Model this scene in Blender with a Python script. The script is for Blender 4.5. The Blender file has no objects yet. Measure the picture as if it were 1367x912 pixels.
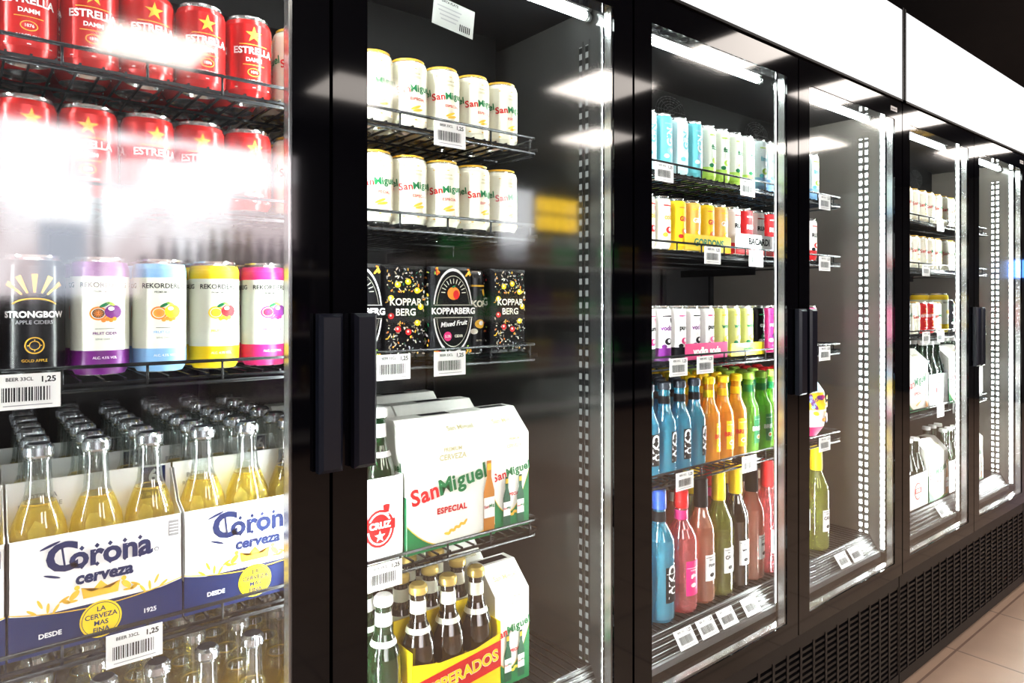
import bpy, math, random
from mathutils import Vector
random.seed(7)
scene = bpy.context.scene
try:
    scene.view_settings.view_transform = 'Standard'
    scene.view_settings.look = 'None'
    scene.view_settings.exposure = 0.25
except Exception:
    pass
COL = scene.collection

# ------------------------------------------------------------------ materials
MATS = {}
def pm(name, color, rough=0.4, metal=0.0, emit=0.0, spec=0.5, coat=0.0):
    if name in MATS: return MATS[name]
    m = bpy.data.materials.new(name); m.use_nodes = True
    b = m.node_tree.nodes['Principled BSDF']
    b.inputs['Base Color'].default_value = (*color, 1)
    b.inputs['Roughness'].default_value = rough
    b.inputs['Metallic'].default_value = metal
    b.inputs['Specular IOR Level'].default_value = spec
    b.inputs['Coat Weight'].default_value = coat
    if emit:
        b.inputs['Emission Color'].default_value = (*color, 1)
        b.inputs['Emission Strength'].default_value = emit
    MATS[name] = m
    return m

def emat(name, color, strength):
    if name in MATS: return MATS[name]
    m = bpy.data.materials.new(name); m.use_nodes = True
    nt = m.node_tree; nt.nodes.clear()
    o = nt.nodes.new('ShaderNodeOutputMaterial'); e = nt.nodes.new('ShaderNodeEmission')
    e.inputs[0].default_value = (*color, 1); e.inputs[1].default_value = strength
    nt.links.new(e.outputs[0], o.inputs[0])
    MATS[name] = m
    return m

def street_mat(name):
    """hazy, over-exposed street seen through the shop window"""
    m = bpy.data.materials.new(name); m.use_nodes = True
    nt = m.node_tree; nt.nodes.clear(); N = nt.nodes.new; L = nt.links.new
    o = N('ShaderNodeOutputMaterial'); e = N('ShaderNodeEmission')
    tc = N('ShaderNodeTexCoord'); mp = N('ShaderNodeMapping'); mp.inputs['Scale'].default_value = (1.6, 1, 1.1)
    L(tc.outputs['Object'], mp.inputs[0])
    n = N('ShaderNodeTexNoise'); n.inputs['Scale'].default_value = 1.3; n.inputs['Detail'].default_value = 5
    L(mp.outputs[0], n.inputs['Vector'])
    mr = N('ShaderNodeMapRange'); mr.inputs[1].default_value = .38; mr.inputs[2].default_value = .62
    mr.inputs[3].default_value = 5.0; mr.inputs[4].default_value = 11.5; L(n.outputs['Fac'], mr.inputs[0])
    mx = N('ShaderNodeMix'); mx.data_type = 'RGBA'; mx.inputs[6].default_value = (1.0, .84, .86, 1); mx.inputs[7].default_value = (.93, .97, 1.0, 1)
    mr2 = N('ShaderNodeMapRange'); mr2.inputs[1].default_value = .4; mr2.inputs[2].default_value = .6; L(n.outputs['Fac'], mr2.inputs[0])
    L(mr2.outputs[0], mx.inputs[0]); L(mx.outputs[2], e.inputs[0]); L(mr.outputs[0], e.inputs[1]); L(e.outputs[0], o.inputs[0])
    MATS[name] = m
    return m

def glass_thin(name, tint, f0=0.08, body=0.0, bodycol=(1, 1, 1), rough=0.0):
    m = bpy.data.materials.new(name); m.use_nodes = True
    nt = m.node_tree; nt.nodes.clear(); N = nt.nodes.new; L = nt.links.new
    o = N('ShaderNodeOutputMaterial'); tr = N('ShaderNodeBsdfTransparent'); gl = N('ShaderNodeBsdfGlossy')
    tr.inputs[0].default_value = (*tint, 1); gl.inputs['Roughness'].default_value = rough
    gl.inputs[0].default_value = (1, 1, 1, 1)
    lw = N('ShaderNodeLayerWeight'); lw.inputs[0].default_value = 0.5
    pw = N('ShaderNodeMath'); pw.operation = 'POWER'; pw.inputs[1].default_value = 5
    ma = N('ShaderNodeMath'); ma.operation = 'MULTIPLY_ADD'; ma.inputs[1].default_value = 1 - f0; ma.inputs[2].default_value = f0
    L(lw.outputs['Facing'], pw.inputs[0]); L(pw.outputs[0], ma.inputs[0])
    mix = N('ShaderNodeMixShader'); L(ma.outputs[0], mix.inputs[0]); L(gl.outputs[0], mix.inputs[2])
    if body > 0:
        d = N('ShaderNodeBsdfDiffuse'); d.inputs[0].default_value = (*bodycol, 1)
        tl = N('ShaderNodeBsdfTranslucent'); tl.inputs[0].default_value = (*bodycol, 1)
        dm = N('ShaderNodeMixShader'); dm.inputs[0].default_value = 0.35
        L(d.outputs[0], dm.inputs[1]); L(tl.outputs[0], dm.inputs[2])
        mx = N('ShaderNodeMixShader'); mx.inputs[0].default_value = body
        L(tr.outputs[0], mx.inputs[1]); L(dm.outputs[0], mx.inputs[2]); L(mx.outputs[0], mix.inputs[1])
    else:
        L(tr.outputs[0], mix.inputs[1])
    L(mix.outputs[0], o.inputs[0])
    MATS[name] = m
    return m

def noise_mat(name, c1, c2, scale, rough=0.5, spec=0.5):
    m = bpy.data.materials.new(name); m.use_nodes = True
    nt = m.node_tree; b = nt.nodes['Principled BSDF']; N = nt.nodes.new; L = nt.links.new
    tc = N('ShaderNodeTexCoord'); n = N('ShaderNodeTexNoise'); n.inputs['Scale'].default_value = scale
    L(tc.outputs['Object'], n.inputs['Vector'])
    r = N('ShaderNodeMix'); r.data_type = 'RGBA'
    r.inputs[6].default_value = (*c1, 1); r.inputs[7].default_value = (*c2, 1)
    L(n.outputs['Fac'], r.inputs[0]); L(r.outputs[2], b.inputs['Base Color'])
    b.inputs['Roughness'].default_value = rough; b.inputs['Specular IOR Level'].default_value = spec
    MATS[name] = m
    return m

def led_mat(name, axis, period, strong, weak):
    m = bpy.data.materials.new(name); m.use_nodes = True
    nt = m.node_tree; nt.nodes.clear(); N = nt.nodes.new; L = nt.links.new
    o = N('ShaderNodeOutputMaterial'); e = N('ShaderNodeEmission')
    tc = N('ShaderNodeTexCoord'); s = N('ShaderNodeSeparateXYZ'); L(tc.outputs['Object'], s.inputs[0])
    d = N('ShaderNodeMath'); d.operation = 'DIVIDE'; d.inputs[1].default_value = period
    L(s.outputs[axis], d.inputs[0])
    f = N('ShaderNodeMath'); f.operation = 'FRACT'; L(d.outputs[0], f.inputs[0])
    lt = N('ShaderNodeMath'); lt.operation = 'LESS_THAN'; lt.inputs[1].default_value = 0.5; L(f.outputs[0], lt.inputs[0])
    ma = N('ShaderNodeMath'); ma.operation = 'MULTIPLY_ADD'; ma.inputs[1].default_value = strong - weak; ma.inputs[2].default_value = weak
    L(lt.outputs[0], ma.inputs[0]); L(ma.outputs[0], e.inputs[1])
    e.inputs[0].default_value = (0.93, 1.0, 0.97, 1)
    L(e.outputs[0], o.inputs[0]); MATS[name] = m
    return m

BLACK = pm('black_gloss_border', (0.0015, 0.0015, 0.0025), 0.05, spec=0.28)
BLACKM = pm('black_powder_coat', (0.005, 0.005, 0.006), 0.4, spec=0.25)
EVAP = pm('evaporator_black', (0.002, 0.002, 0.002), 0.5, spec=0.08)
HANDLE = pm('handle_plastic', (0.006, 0.007, 0.014), 0.3, spec=0.4)
INNER = noise_mat('inner_liner', (0.004, 0.004, 0.005), (0.007, 0.007, 0.008), 3, 0.4, 0.3)
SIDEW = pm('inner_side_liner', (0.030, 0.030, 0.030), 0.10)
SIDEW_HAZE = pm('inner_side_liner_haze', (0.13, 0.118, 0.105), 0.14)  # same liner, paler: washed-out interior haze of farther units put into the colour
WIRE = pm('shelf_wire', (0.012, 0.013, 0.015), 0.25, 0.6)
TRIM_GLINT = pm('trim_metal_and_led_glint', (0.35, 0.36, 0.36), 0.25, 0.6)  # lamp trim metal; along the deck front it imitates a reflection
GLASS = glass_thin('door_glass', (0.97, 0.985, 0.98), 0.10, rough=0.06)
LED = led_mat('led_strip', 2, 0.021, 225, 30)
LED_REFL = led_mat('led_reflection_dots', 2, 0.024, 30, 0.15)  # glowing copy of LED strip reflections, not a second strip
LED_REFL_DIM = led_mat('led_reflection_dots_dim', 2, 0.024, 0.30, 0.02)  # fainter version of the painted strip reflections
TUBE = emat('tube_light', (0.92, 1.0, 0.97), 34)
HEADER = emat('lit_sign_acrylic', (1.0, 0.985, 0.99), 1.1)
WHITE = pm('white_print', (0.86, 0.86, 0.85), 0.5, spec=0.3)
CREAM = pm('cream_print', (0.82, 0.81, 0.66), 0.3, 0.1)
RED = pm('red_print', (0.60, 0.010, 0.013), 0.45, spec=0.25)
REDCAN = pm('red_can', (0.58, 0.014, 0.013), 0.25, 0.35)
GREEN = pm('green_print', (0.008, 0.17, 0.055), 0.5, spec=0.2)
DGREEN = pm('dark_green_print', (0.006, 0.075, 0.04), 0.5, spec=0.25)
GOLD = pm('gold_print', (0.83, 0.48, 0.04), 0.4, spec=0.3)
YEL = pm('yellow_print', (0.95, 0.66, 0.01), 0.4, spec=0.3)
NAVY = pm('navy_print', (0.004, 0.016, 0.085), 0.6, spec=0.12)
INK = pm('black_ink', (0.005, 0.005, 0.007), 0.6, spec=0.12)
BLKCAN = pm('black_can', (0.006, 0.006, 0.008), 0.25, 0.1, spec=0.4)
ALU = pm('aluminium', (0.75, 0.76, 0.76), 0.2, 0.9)
PURP = pm('purple_print', (0.14, 0.008, 0.17), 0.35)
SKY = pm('light_blue_print', (0.24, 0.48, 0.78), 0.35)
PINK = pm('magenta_print', (0.70, 0.02, 0.18), 0.35)
ORNG = pm('orange_print', (0.95, 0.26, 0.02), 0.35)
TEAL = pm('teal_print', (0.12, 0.52, 0.60), 0.3)
LIME = pm('lime_print', (0.42, 0.70, 0.08), 0.35)
LMILK = pm('milky_print', (0.78, 0.86, 0.74), 0.3)
GREY = pm('grey_print', (0.28, 0.28, 0.30), 0.4)
KRAFT = pm('inner_card', (0.45, 0.38, 0.28), 0.7)
CAPD = pm('cap_steel', (0.60, 0.62, 0.65), 0.2, 0.85)
CAPTOP = pm('cap_top_dark', (0.035, 0.04, 0.055), 0.35, 0.4)
G_CLEAR = glass_thin('clear_bottle_glass', (0.80, 0.84, 0.83), 0.17, 0.04, (0.85, 0.9, 0.92))
G_BEER = glass_thin('lager_filled_glass', (0.93, 0.80, 0.28), 0.09, 0.28, (0.82, 0.66, 0.12))
G_BROWN = glass_thin('brown_bottle_glass', (0.20, 0.09, 0.02), 0.11, 0.5, (0.04, 0.02, 0.006))
G_GREEN = glass_thin('green_bottle_glass', (0.04, 0.22, 0.05), 0.11, 0.5, (0.010, 0.06, 0.018))
G_OLIVE = glass_thin('white_wine_glass', (0.55, 0.58, 0.18), 0.10, 0.40, (0.32, 0.33, 0.06))
G_BLUE = glass_thin('blue_drink_glass', (0.14, 0.6, 0.78), 0.10, 0.45, (0.06, 0.42, 0.60))
G_ORANGE = glass_thin('orange_drink_glass', (1.0, 0.65, 0.1), 0.09, 0.5, (0.95, 0.50, 0.05))
G_LIME = glass_thin('lime_drink_glass', (0.45, 0.92, 0.22), 0.09, 0.5, (0.30, 0.72, 0.08))
G_PINK = glass_thin('pink_drink_glass', (0.92, 0.32, 0.34), 0.11, 0.38, (0.78, 0.18, 0.20))
G_ROSE = glass_thin('rose_drink_glass', (0.92, 0.52, 0.38), 0.11, 0.38, (0.78, 0.38, 0.27))

# ------------------------------------------------------------------ mesh builder
TCACHE = {}
def text_geo(s, size, bold=0.0, shear=0.0, space=1.0):
    key = (s, size, bold, shear, space)
    if key in TCACHE: return TCACHE[key]
    c = bpy.data.curves.new('t', 'FONT'); c.body = s; c.size = size
    c.align_x = 'CENTER'; c.align_y = 'CENTER'; c.offset = bold * size; c.shear = shear
    c.space_character = space; c.resolution_u = 3; c.fill_mode = 'FRONT'
    o = bpy.data.objects.new('t', c); COL.objects.link(o)
    bpy.context.view_layer.update()
    dg = bpy.context.evaluated_depsgraph_get()
    me = bpy.data.meshes.new_from_object(o.evaluated_get(dg))
    vs = [(v.co.x, v.co.y) for v in me.vertices]; fs = [tuple(p.vertices) for p in me.polygons]
    bpy.data.objects.remove(o); bpy.data.curves.remove(c); bpy.data.meshes.remove(me)
    TCACHE[key] = (vs, fs)
    return vs, fs

class MB:
    def __init__(s): s.v = []; s.f = []; s.m = []; s.s = []; s.mats = []
    def mi(s, mat):
        if mat not in s.mats: s.mats.append(mat)
        return s.mats.index(mat)
    def add(s, vs, fs, mat, smooth=False):
        b = len(s.v); s.v += vs; k = s.mi(mat)
        for f in fs:
            s.f.append([b + i for i in f]); s.m.append(k); s.s.append(smooth)
    def box(s, x0, x1, y0, y1, z0, z1, mat, front=None):
        vs = [(x0,y0,z0),(x1,y0,z0),(x1,y1,z0),(x0,y1,z0),(x0,y0,z1),(x1,y0,z1),(x1,y1,z1),(x0,y1,z1)]
        s.add(vs, [(0,3,2,1),(4,5,6,7),(1,2,6,5),(2,3,7,6),(3,0,4,7)], mat)
        s.add(vs, [(0,1,5,4)], front or mat)
    def bbox(s, x0, x1, y0, y1, z0, z1, c, mat):
        vs = [(x0,y0+c,z0),(x1,y0+c,z0),(x1,y1,z0),(x0,y1,z0),(x0,y0+c,z1),(x1,y0+c,z1),(x1,y1,z1),(x0,y1,z1),
              (x0+c,y0,z0+c),(x1-c,y0,z0+c),(x1-c,y0,z1-c),(x0+c,y0,z1-c)]
        s.add(vs, [(0,3,2,1),(4,5,6,7),(1,2,6,5),(2,3,7,6),(3,0,4,7),(8,9,10,11),(0,1,9,8),(1,5,10,9),(5,4,11,10),(4,0,8,11)], mat)
    def lathe(s, prof, mats, n=22, cx=0, cy=0, cz=0):
        for i in range(len(prof) - 1):
            (r0, z0), (r1, z1) = prof[i], prof[i+1]
            mt = mats[i] if isinstance(mats, list) else mats
            vs = []
            for k in range(n):
                a = 2*math.pi*k/n; vs.append((cx+r0*math.cos(a), cy+r0*math.sin(a), cz+z0))
            for k in range(n):
                a = 2*math.pi*k/n; vs.append((cx+r1*math.cos(a), cy+r1*math.sin(a), cz+z1))
            s.add(vs, [(k, (k+1) % n, n+(k+1) % n, n+k) for k in range(n)], mt, True)
    def map2(s, uv, x, z, y, r, rot, face, ang0=0.0):
        out = []
        cr, sr = math.cos(rot), math.sin(rot)
        for (u, v) in uv:
            u, v = u*cr - v*sr, u*sr + v*cr
            if r is not None:
                a = (x+u)/r + ang0
                rr = r - y
                out.append((rr*math.sin(a), -rr*math.cos(a), z+v))
            elif face == 'side':
                out.append((y, x-u, z+v))
            elif face == 'top':
                out.append((x+u, y+v, z))
            else:
                out.append((x+u, y, z+v))
        return out
    def text(s, t, size, mat, x=0, z=0, y=0, r=None, bold=0.0, shear=0.0, rot=0.0, face='front', space=1.0, ang0=0.0):
        vs, fs = text_geo(t, size, bold, shear, space)
        s.add(s.map2(vs, x, z, y, r, rot, face, ang0), fs, mat)
    def duo(s, a, b, size, ma, mb_, x=0, z=0, y=0, r=None, bold=0.02, rot=0.0, face='front', ang0=0.0):
        """two-colour logotype: letters laid out one by one so they never collide"""
        items=[]; w=0.0; gap=size*.055
        for t,mt in [(c,ma) for c in a]+[(c,mb_) for c in b]:
            vs,fs=text_geo(t,size,bold)
            # common baseline: glyphs are centred, so rebuild from font metrics by class
            lo=min(q for _,q in vs); hi=max(q for _,q in vs); x0=min(p for p,_ in vs); x1=max(p for p,_ in vs)
            base={'g':-size*.21}.get(t,0.0)
            items.append(([(p-x0+w,q-lo+base) for p,q in vs],fs,mt)); w+=(x1-x0)+gap
        w-=gap
        for vs,fs,mt in items:
            vs=[(p-w/2,q-size*.33) for p,q in vs]
            s.add(s.map2(vs,x,z,y,r,rot,face,ang0),fs,mt)
    def poly(s, pts, mat, x=0, z=0, y=0, r=None, rot=0.0, face='front', ang0=0.0):
        n = len(pts); cu = sum(p[0] for p in pts)/n; cv = sum(p[1] for p in pts)/n
        vs = s.map2(list(pts)+[(cu, cv)], x, z, y, r, rot, face, ang0)
        s.add(vs, [(i, (i+1) % n, n) for i in range(n)], mat)
    def ell(s, a, b, mat, x=0, z=0, y=0, r=None, rot=0.0, face='front', n=20, ang0=0.0):
        s.poly([(a*math.cos(2*math.pi*k/n), b*math.sin(2*math.pi*k/n)) for k in range(n)], mat, x, z, y, r, rot, face, ang0)
    def rect(s, w, h, mat, x=0, z=0, y=0, r=None, rot=0.0, face='front', ang0=0.0):
        n = 1 if r is None else 8
        for i in range(n):
            u0 = -w/2 + w*i/n; u1 = -w/2 + w*(i+1)/n
            vs = s.map2([(u0,-h/2),(u1,-h/2),(u1,h/2),(u0,h/2)], x, z, y, r, rot, face, ang0)
            s.add(vs, [(0,1,2,3)], mat, r is not None)
    def star(s, R, mat, x, z, y, r=None, k=5, rr=0.4, face='front'):
        s.poly([((R if i % 2 == 0 else R*rr)*math.sin(math.pi*i/k), (R if i % 2 == 0 else R*rr)*math.cos(math.pi*i/k)) for i in range(2*k)][::-1], mat, x, z, y, r, 0, face)
    def rod(s, p0, p1, rad, mat, n=6):
        p0 = Vector(p0); p1 = Vector(p1); d = (p1-p0).normalized()
        up = Vector((0,0,1)) if abs(d.z) < .9 else Vector((1,0,0))
        a = d.cross(up).normalized(); b = d.cross(a)
        vs = []
        for p in (p0, p1):
            for k in range(n):
                t = 2*math.pi*k/n; q = p + (a*math.cos(t)+b*math.sin(t))*rad; vs.append(tuple(q))
        s.add(vs, [(k, (k+1) % n, n+(k+1) % n, n+k) for k in range(n)] + [tuple(range(n))[::-1], tuple(range(n, 2*n))], mat, True)
    def mesh(s, name):
        me = bpy.data.meshes.new(name); me.from_pydata(s.v, [], s.f)
        for m in s.mats: me.materials.append(m)
        me.polygons.foreach_set('material_index', s.m); me.polygons.foreach_set('use_smooth', s.s)
        me.update(); return me
    def obj(s, name, parent=None, loc=(0,0,0)):
        return place(s.mesh(name), name, loc, parent)

def place(me, name, loc=(0,0,0), parent=None, rotz=0.0, scale=1.0):
    o = bpy.data.objects.new(name, me); COL.objects.link(o); o.location = loc; o.rotation_euler[2] = rotz
    if scale != 1.0: o.scale = (scale,)*3
    if parent: o.parent = parent
    return o
def empty(name, loc=(0,0,0)):
    e = bpy.data.objects.new(name, None); e.empty_display_size = 0.05; COL.objects.link(e); e.location = loc
    return e

# ------------------------------------------------------------------ product templates
def can_base(mb, R, H, body, lower=None, upper=None, lidc=None, lo=0.0, hi=1.0):
    lid = lidc or ALU
    lower = lower or body; upper = upper or body
    prof = [(0.0,.004),(R*.72,.004),(R*.78,0),(R*.84,.001),(R,.010)]; ms = [ALU,ALU,ALU,lower]
    zt = H-.013; zl = .010+(zt-.010)*lo; zu = .010+(zt-.010)*hi
    if lo > 0: prof.append((R,zl)); ms.append(lower)
    prof.append((R,zu)); ms.append(body)
    if hi < 1: prof.append((R,zt)); ms.append(upper)
    prof += [(R*.93,H-.006),(R*.83,H-.0025),(R*.85,H),(R*.80,H),(R*.78,H-.004),(0,H-.004)]
    ms += [upper,ALU,lid,lid,lid,lid]
    mb.lathe(prof, ms, 26)
    mb.ell(.008,.006,ALU,0,H-.0028,-R*.25,face='top')

E = 0.0006
CREAM2=pm('cream_card',(0.84,0.84,0.78),0.5,spec=.3); CREAM3=pm('khaki_print',(0.50,0.45,0.22),0.5); AMBER=pm('amber_print',(0.50,0.18,0.02),0.4)
WCID = pm('cider_label_white',(0.84,0.88,0.76),0.35)
def make_red_can():
    mb = MB(); R=.0325; H=.115; can_base(mb,R,H,REDCAN); r=R+E
    for a in (0,2.1,-2.1):
        mb.poly([((.012 if i%2==0 else .0045)*math.sin(math.pi*i/5),(.012 if i%2==0 else .0045)*math.cos(math.pi*i/5)) for i in range(10)][::-1],GOLD,0,.087,0,r,ang0=a)
        mb.text('ESTRELLA',.0130,WHITE,0,.064,-.0003,r,bold=.03,ang0=a)
        mb.text('DAMM',.0075,WHITE,0,.0515,0,r,bold=.03,ang0=a); mb.rect(.040,.0009,GOLD,0,.0730,0,r,ang0=a); mb.rect(.030,.0008,GOLD,0,.0445,0,r,ang0=a)
        mb.ell(.009,.006,GOLD,0,.034,0,r,ang0=a); mb.ell(.0078,.005,REDCAN,0,.034,-.0003,r,ang0=a); mb.text('1876',.005,WHITE,0,.034,-.0006,r,ang0=a,bold=.02)
        mb.text('BARCELONA',.0045,WHITE,0,.022,0,r,ang0=a,bold=.02)
    mb.rect(.2,.0012,WHITE,0,.013,0,r)
    return mb.mesh('red_can')
def make_cream_can():
    mb = MB(); R=.0325; H=.115; can_base(mb,R,H,CREAM,lidc=GOLD); r=R+E
    for a in (0,2.1,-2.1):
        mb.duo('San','Miguel',.0165,RED,GREEN,0,.064,0,r,bold=.025,rot=.12,ang0=a)
        mb.text('ESPECIAL',.0062,RED,.004,.047,0,r,bold=.03,ang0=a,space=1.15)
        mb.text('CERVEZA',.0042,CREAM3,0,.083,0,r,ang0=a,bold=.02); mb.text('PREMIUM',.0036,CREAM3,0,.089,0,r,ang0=a,bold=.02)
        mb.ell(.010,.0022,GOLD,.0,.033,0,r,rot=.4,ang0=a); mb.ell(.010,.0022,GOLD,.004,.029,0,r,rot=.2,ang0=a)
        mb.text('33 cl',.004,RED,.012,.020,0,r,ang0=a)
    mb.rect(.2,.0012,GOLD,0,.097,0,r); mb.rect(.2,.002,GOLD,0,.013,0,r)
    return mb.mesh('cream_can')
def make_cider_can(col, fruit, fruit2, seed=(0.3,0.0,0.3)):
    mb = MB(); R=.0325; H=.147; can_base(mb,R,H,WCID,lower=col,upper=col,lo=.17,hi=.91); r=R+E
    mb.text('REKORDERLIG',.0088,INK,0,.112,0,r,bold=.015); mb.text('PREMIUM CIDER',.0036,INK,0,.104,0,r,bold=.01)
    dk=pm('fruit_core_%d'%int(seed[0]*100),seed,0.4)
    mb.ell(.0098,.0086,fruit,-.0075,.077,-.0001,r); mb.ell(.0076,.0065,WHITE,-.0075,.077,-.0003,r); mb.ell(.0066,.0057,dk,-.0075,.077,-.0005,r)
    for k in range(6): mb.rect(.0008,.010,fruit,-.0075,.077,-.0007,r,rot=k*math.pi/6)
    mb.ell(.0100,.0088,fruit2,.0090,.079,-.0009,r); mb.ell(.0035,.0025,WHITE,.0062,.083,-.0011,r)
    for k in range(4): mb.ell(.0026,.0026,fruit,-.002+.004*k,.0685+.0015*(k%2),-.0013,r)
    mb.ell(.006,.0020,GREEN,-.001,.0875,-.0011,r,rot=.5); mb.ell(.005,.0018,LIME,.006,.0890,-.0011,r,rot=-.4)
    mb.text('FRUIT CIDER',.0048,col,0,.052,0,r,bold=.03); mb.rect(.022,.0006,INK,0,.058,0,r)
    mb.text('SERVE OVER ICE',.0030,INK,0,.045,0,r)
    mb.text('ALC. 4.5% VOL',.0042,WHITE,0,.022,0,r,bold=.02)
    for a in (2.0,-2.0): mb.text('REKORDERLIG',.0088,INK,0,.112,0,r,bold=.015,ang0=a); mb.ell(.010,.009,fruit,0,.078,0,r,ang0=a)
    return mb.mesh('cider_can')
def make_dark_can():
    mb = MB(); R=.033; H=.147; can_base(mb,R,H,BLKCAN,upper=BLKCAN,lo=.1); r=R+E
    for i,a in enumerate([-.9,-.45,0,.45,.9]):
        mb.poly([(-.001,0),(.001,0),(.0032,.022),(-.0032,.022)],GOLD,.016*math.sin(a),.096+.006*math.cos(a),0,r,rot=-a)
    for k in range(9):
        t=-1.0+.25*k; mb.rect(.0062,.0016,GOLD,.024*math.sin(t),.085+.010*math.cos(t),0,r,rot=-t*.5)
    mb.text('STRONGBOW',.0102,WHITE,0,.076,0,r,bold=.04); mb.text('APPLE CIDERS',.0062,GREY,0,.067,0,r,bold=.02)
    mb.ell(.010,.010,GOLD,0,.040,0,r,n=28); mb.ell(.0085,.0085,BLKCAN,0,.040,-.0003,r,n=28); mb.rect(.014,.001,GOLD,0,.040,-.0005,r); mb.rect(.001,.014,GOLD,0,.040,-.0005,r); mb.ell(.0055,.0055,GOLD,0,.040,-.0006,r); mb.ell(.0045,.0045,BLKCAN,0,.040,-.0008,r)
    mb.text('GOLD APPLE',.0045,GOLD,0,.022,0,r)
    return mb.mesh('dark_can')
def make_slim_can(body, txt, tcol, accent, lower=None, H=.133, R=.0265, vert=False):
    mb = MB(); can_base(mb,R,H,body,lower=lower,lo=.2 if lower else 0); r=R+E
    for a0 in (0,2.1,-2.1):
        mb.text(txt,.024 if vert else .0155,tcol,0,H*.60,0,r,bold=.04,ang0=a0,rot=math.pi/2 if vert else 0)
        mb.ell(.011,.008,accent,.002,H*.36,0,r,ang0=a0); mb.ell(.005,.004,WHITE,.004,H*.37,-.0003,r,ang0=a0)
        mb.rect(.03,.003,accent,0,H*.82,0,r,ang0=a0); mb.ell(.007,.005,tcol,-.010,H*.27,0,r,ang0=a0); mb.ell(.004,.007,accent,.012,H*.74,0,r,ang0=a0,rot=.5)
        mb.text('5% VOL',.004,tcol,0,H*.16,0,r,ang0=a0)
    return mb.mesh('slim_can')

def make_lager_bottle(glass=None, fill=None, cap=CAPD, label=True, H=.243, neck=None, liq=.172):
    g = glass or G_CLEAR; fl = fill or G_BEER; R=.0300; mb = MB()
    base=[(0,.003),(R*.9,0),(R,.006),(R,.128),(R*.93,.145),(R*.72,.163),(R*.60,.172),(R*.50,.181),(.0138,.198),(.0128,.222),(.0148,.224),(.0148,.229)]
    ms=[fl if base[i+1][1]<=liq+1e-6 else g for i in range(len(base)-1)]
    mb.lathe(base,ms,20)
    if not glass:
        mb.lathe([(R*.50,.1712),(R*.605,.1718),(R*.605,.1700)],pm('beer_meniscus',(.55,.36,.04),.3),18)
    mb.lathe([(.0150,.226),(.0165,.229),(.0158,.238),(.012,.242)],cap,18); mb.lathe([(.012,.242),(0,.2425)],CAPTOP if cap is CAPD else cap,18)
    if label:
        mb.lathe([(R+E,.045),(R+E,.100)],WHITE if not isinstance(label,bpy.types.Material) else label,18)
        if not glass:
            for a in (0,2.1,-2.1): mb.text('Corona',.018,NAVY,0,.080,0,R+2*E,bold=.03,ang0=a); mb.ell(.006,.004,GOLD,0,.062,0,R+2*E,ang0=a)
        else:
            mb.ell(.015,.018,RED,0,.073,0,R+2*E); mb.text('BEER',.011,WHITE,0,.073,-.0004,R+2*E,bold=.04)
    if neck:
        mb.lathe([(.0143,.194),(.0136,.216)],neck,16); mb.lathe([(R*.745,.163),(R*.63,.1715)],neck,16)
    return mb.mesh('longneck_bottle')
def make_rtd(glass,txt,tcol,lab,cap,vert=False):
    mb=MB(); R=.0275
    mb.lathe([(0,.002),(R*.9,0),(R,.006),(R,.105),(R*.95,.120),(R*.6,.142),(.0135,.155),(.0125,.19),(.0142,.192),(.0142,.198)],glass,20)
    mb.lathe([(.0148,.190),(.0155,.193),(.0150,.205),(.011,.208),(0,.208)],cap,16)
    r=R+E
    for a in (0,-2.1,2.1):
        if lab: mb.rect(.026 if vert else .030,.070,lab,0,.062,0,r,ang0=a)
        mb.text(txt,.026 if vert else .0145,tcol,0,.064,-.0004,r,bold=.04,rot=math.pi/2 if vert else 0,ang0=a)
        if not vert: mb.ell(.008,.006,WHITE,0,.043,-.0004,r,ang0=a); mb.ell(.005,.004,ORNG,0,.043,-.0006,r,ang0=a); mb.rect(.026,.0012,WHITE,0,.088,-.0004,r,ang0=a)
    mb.lathe([(.0141,.158),(.0135,.176)],lab or cap,16)
    return mb.mesh('mixed_drink_bottle')
def make_spirit(glass,txt,tcol,lab,cap,H=.295,R=.033,wine=False,vert=False):
    mb=MB(); s=H/.295
    if wine: prof=[(0,.004),(R*.9,0),(R,.006),(R,.160*s),(R*.93,.180*s),(R*.66,.202*s),(.0160,.220*s),(.0145,.275*s),(.0158,.277*s),(.0158,.285*s)]
    else: prof=[(0,.004),(R*.9,0),(R,.008),(R,.165*s),(R*.96,.182*s),(R*.7,.202*s),(.0155,.218*s),(.0150,.26*s),(.017,.262*s),(.017,.268*s)]
    mb.lathe(prof,glass,22)
    z0=.225*s if wine else .250*s
    mb.lathe([(.0165,z0),(.0175,z0+.004),(.0165,H-.003),(.014,H),(0,H)],cap,16)
    r=R+E
    for a in (0,-2.1,2.1):
        mb.rect(.040,.062 if wine else .080,lab,0,.085*s,0,r,ang0=a)
        mb.rect(.036,.0012,tcol,0,.110*s,-.0004,r,ang0=a)
        mb.text(txt,.030 if vert else .0125,tcol,0,.092*s,-.0004,r,bold=.04,rot=math.pi/2 if vert else 0,ang0=a)
        if not vert:
            mb.ell(.008,.005,tcol,0,.068*s,-.0004,r,ang0=a); mb.text('RESERVA',.0045,tcol,0,.104*s,-.0004,r,ang0=a,bold=.02)
    if not wine: mb.lathe([(.0160,.222*s),(.0156,.245*s)],lab,16)
    return mb.mesh('large_bottle')

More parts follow.
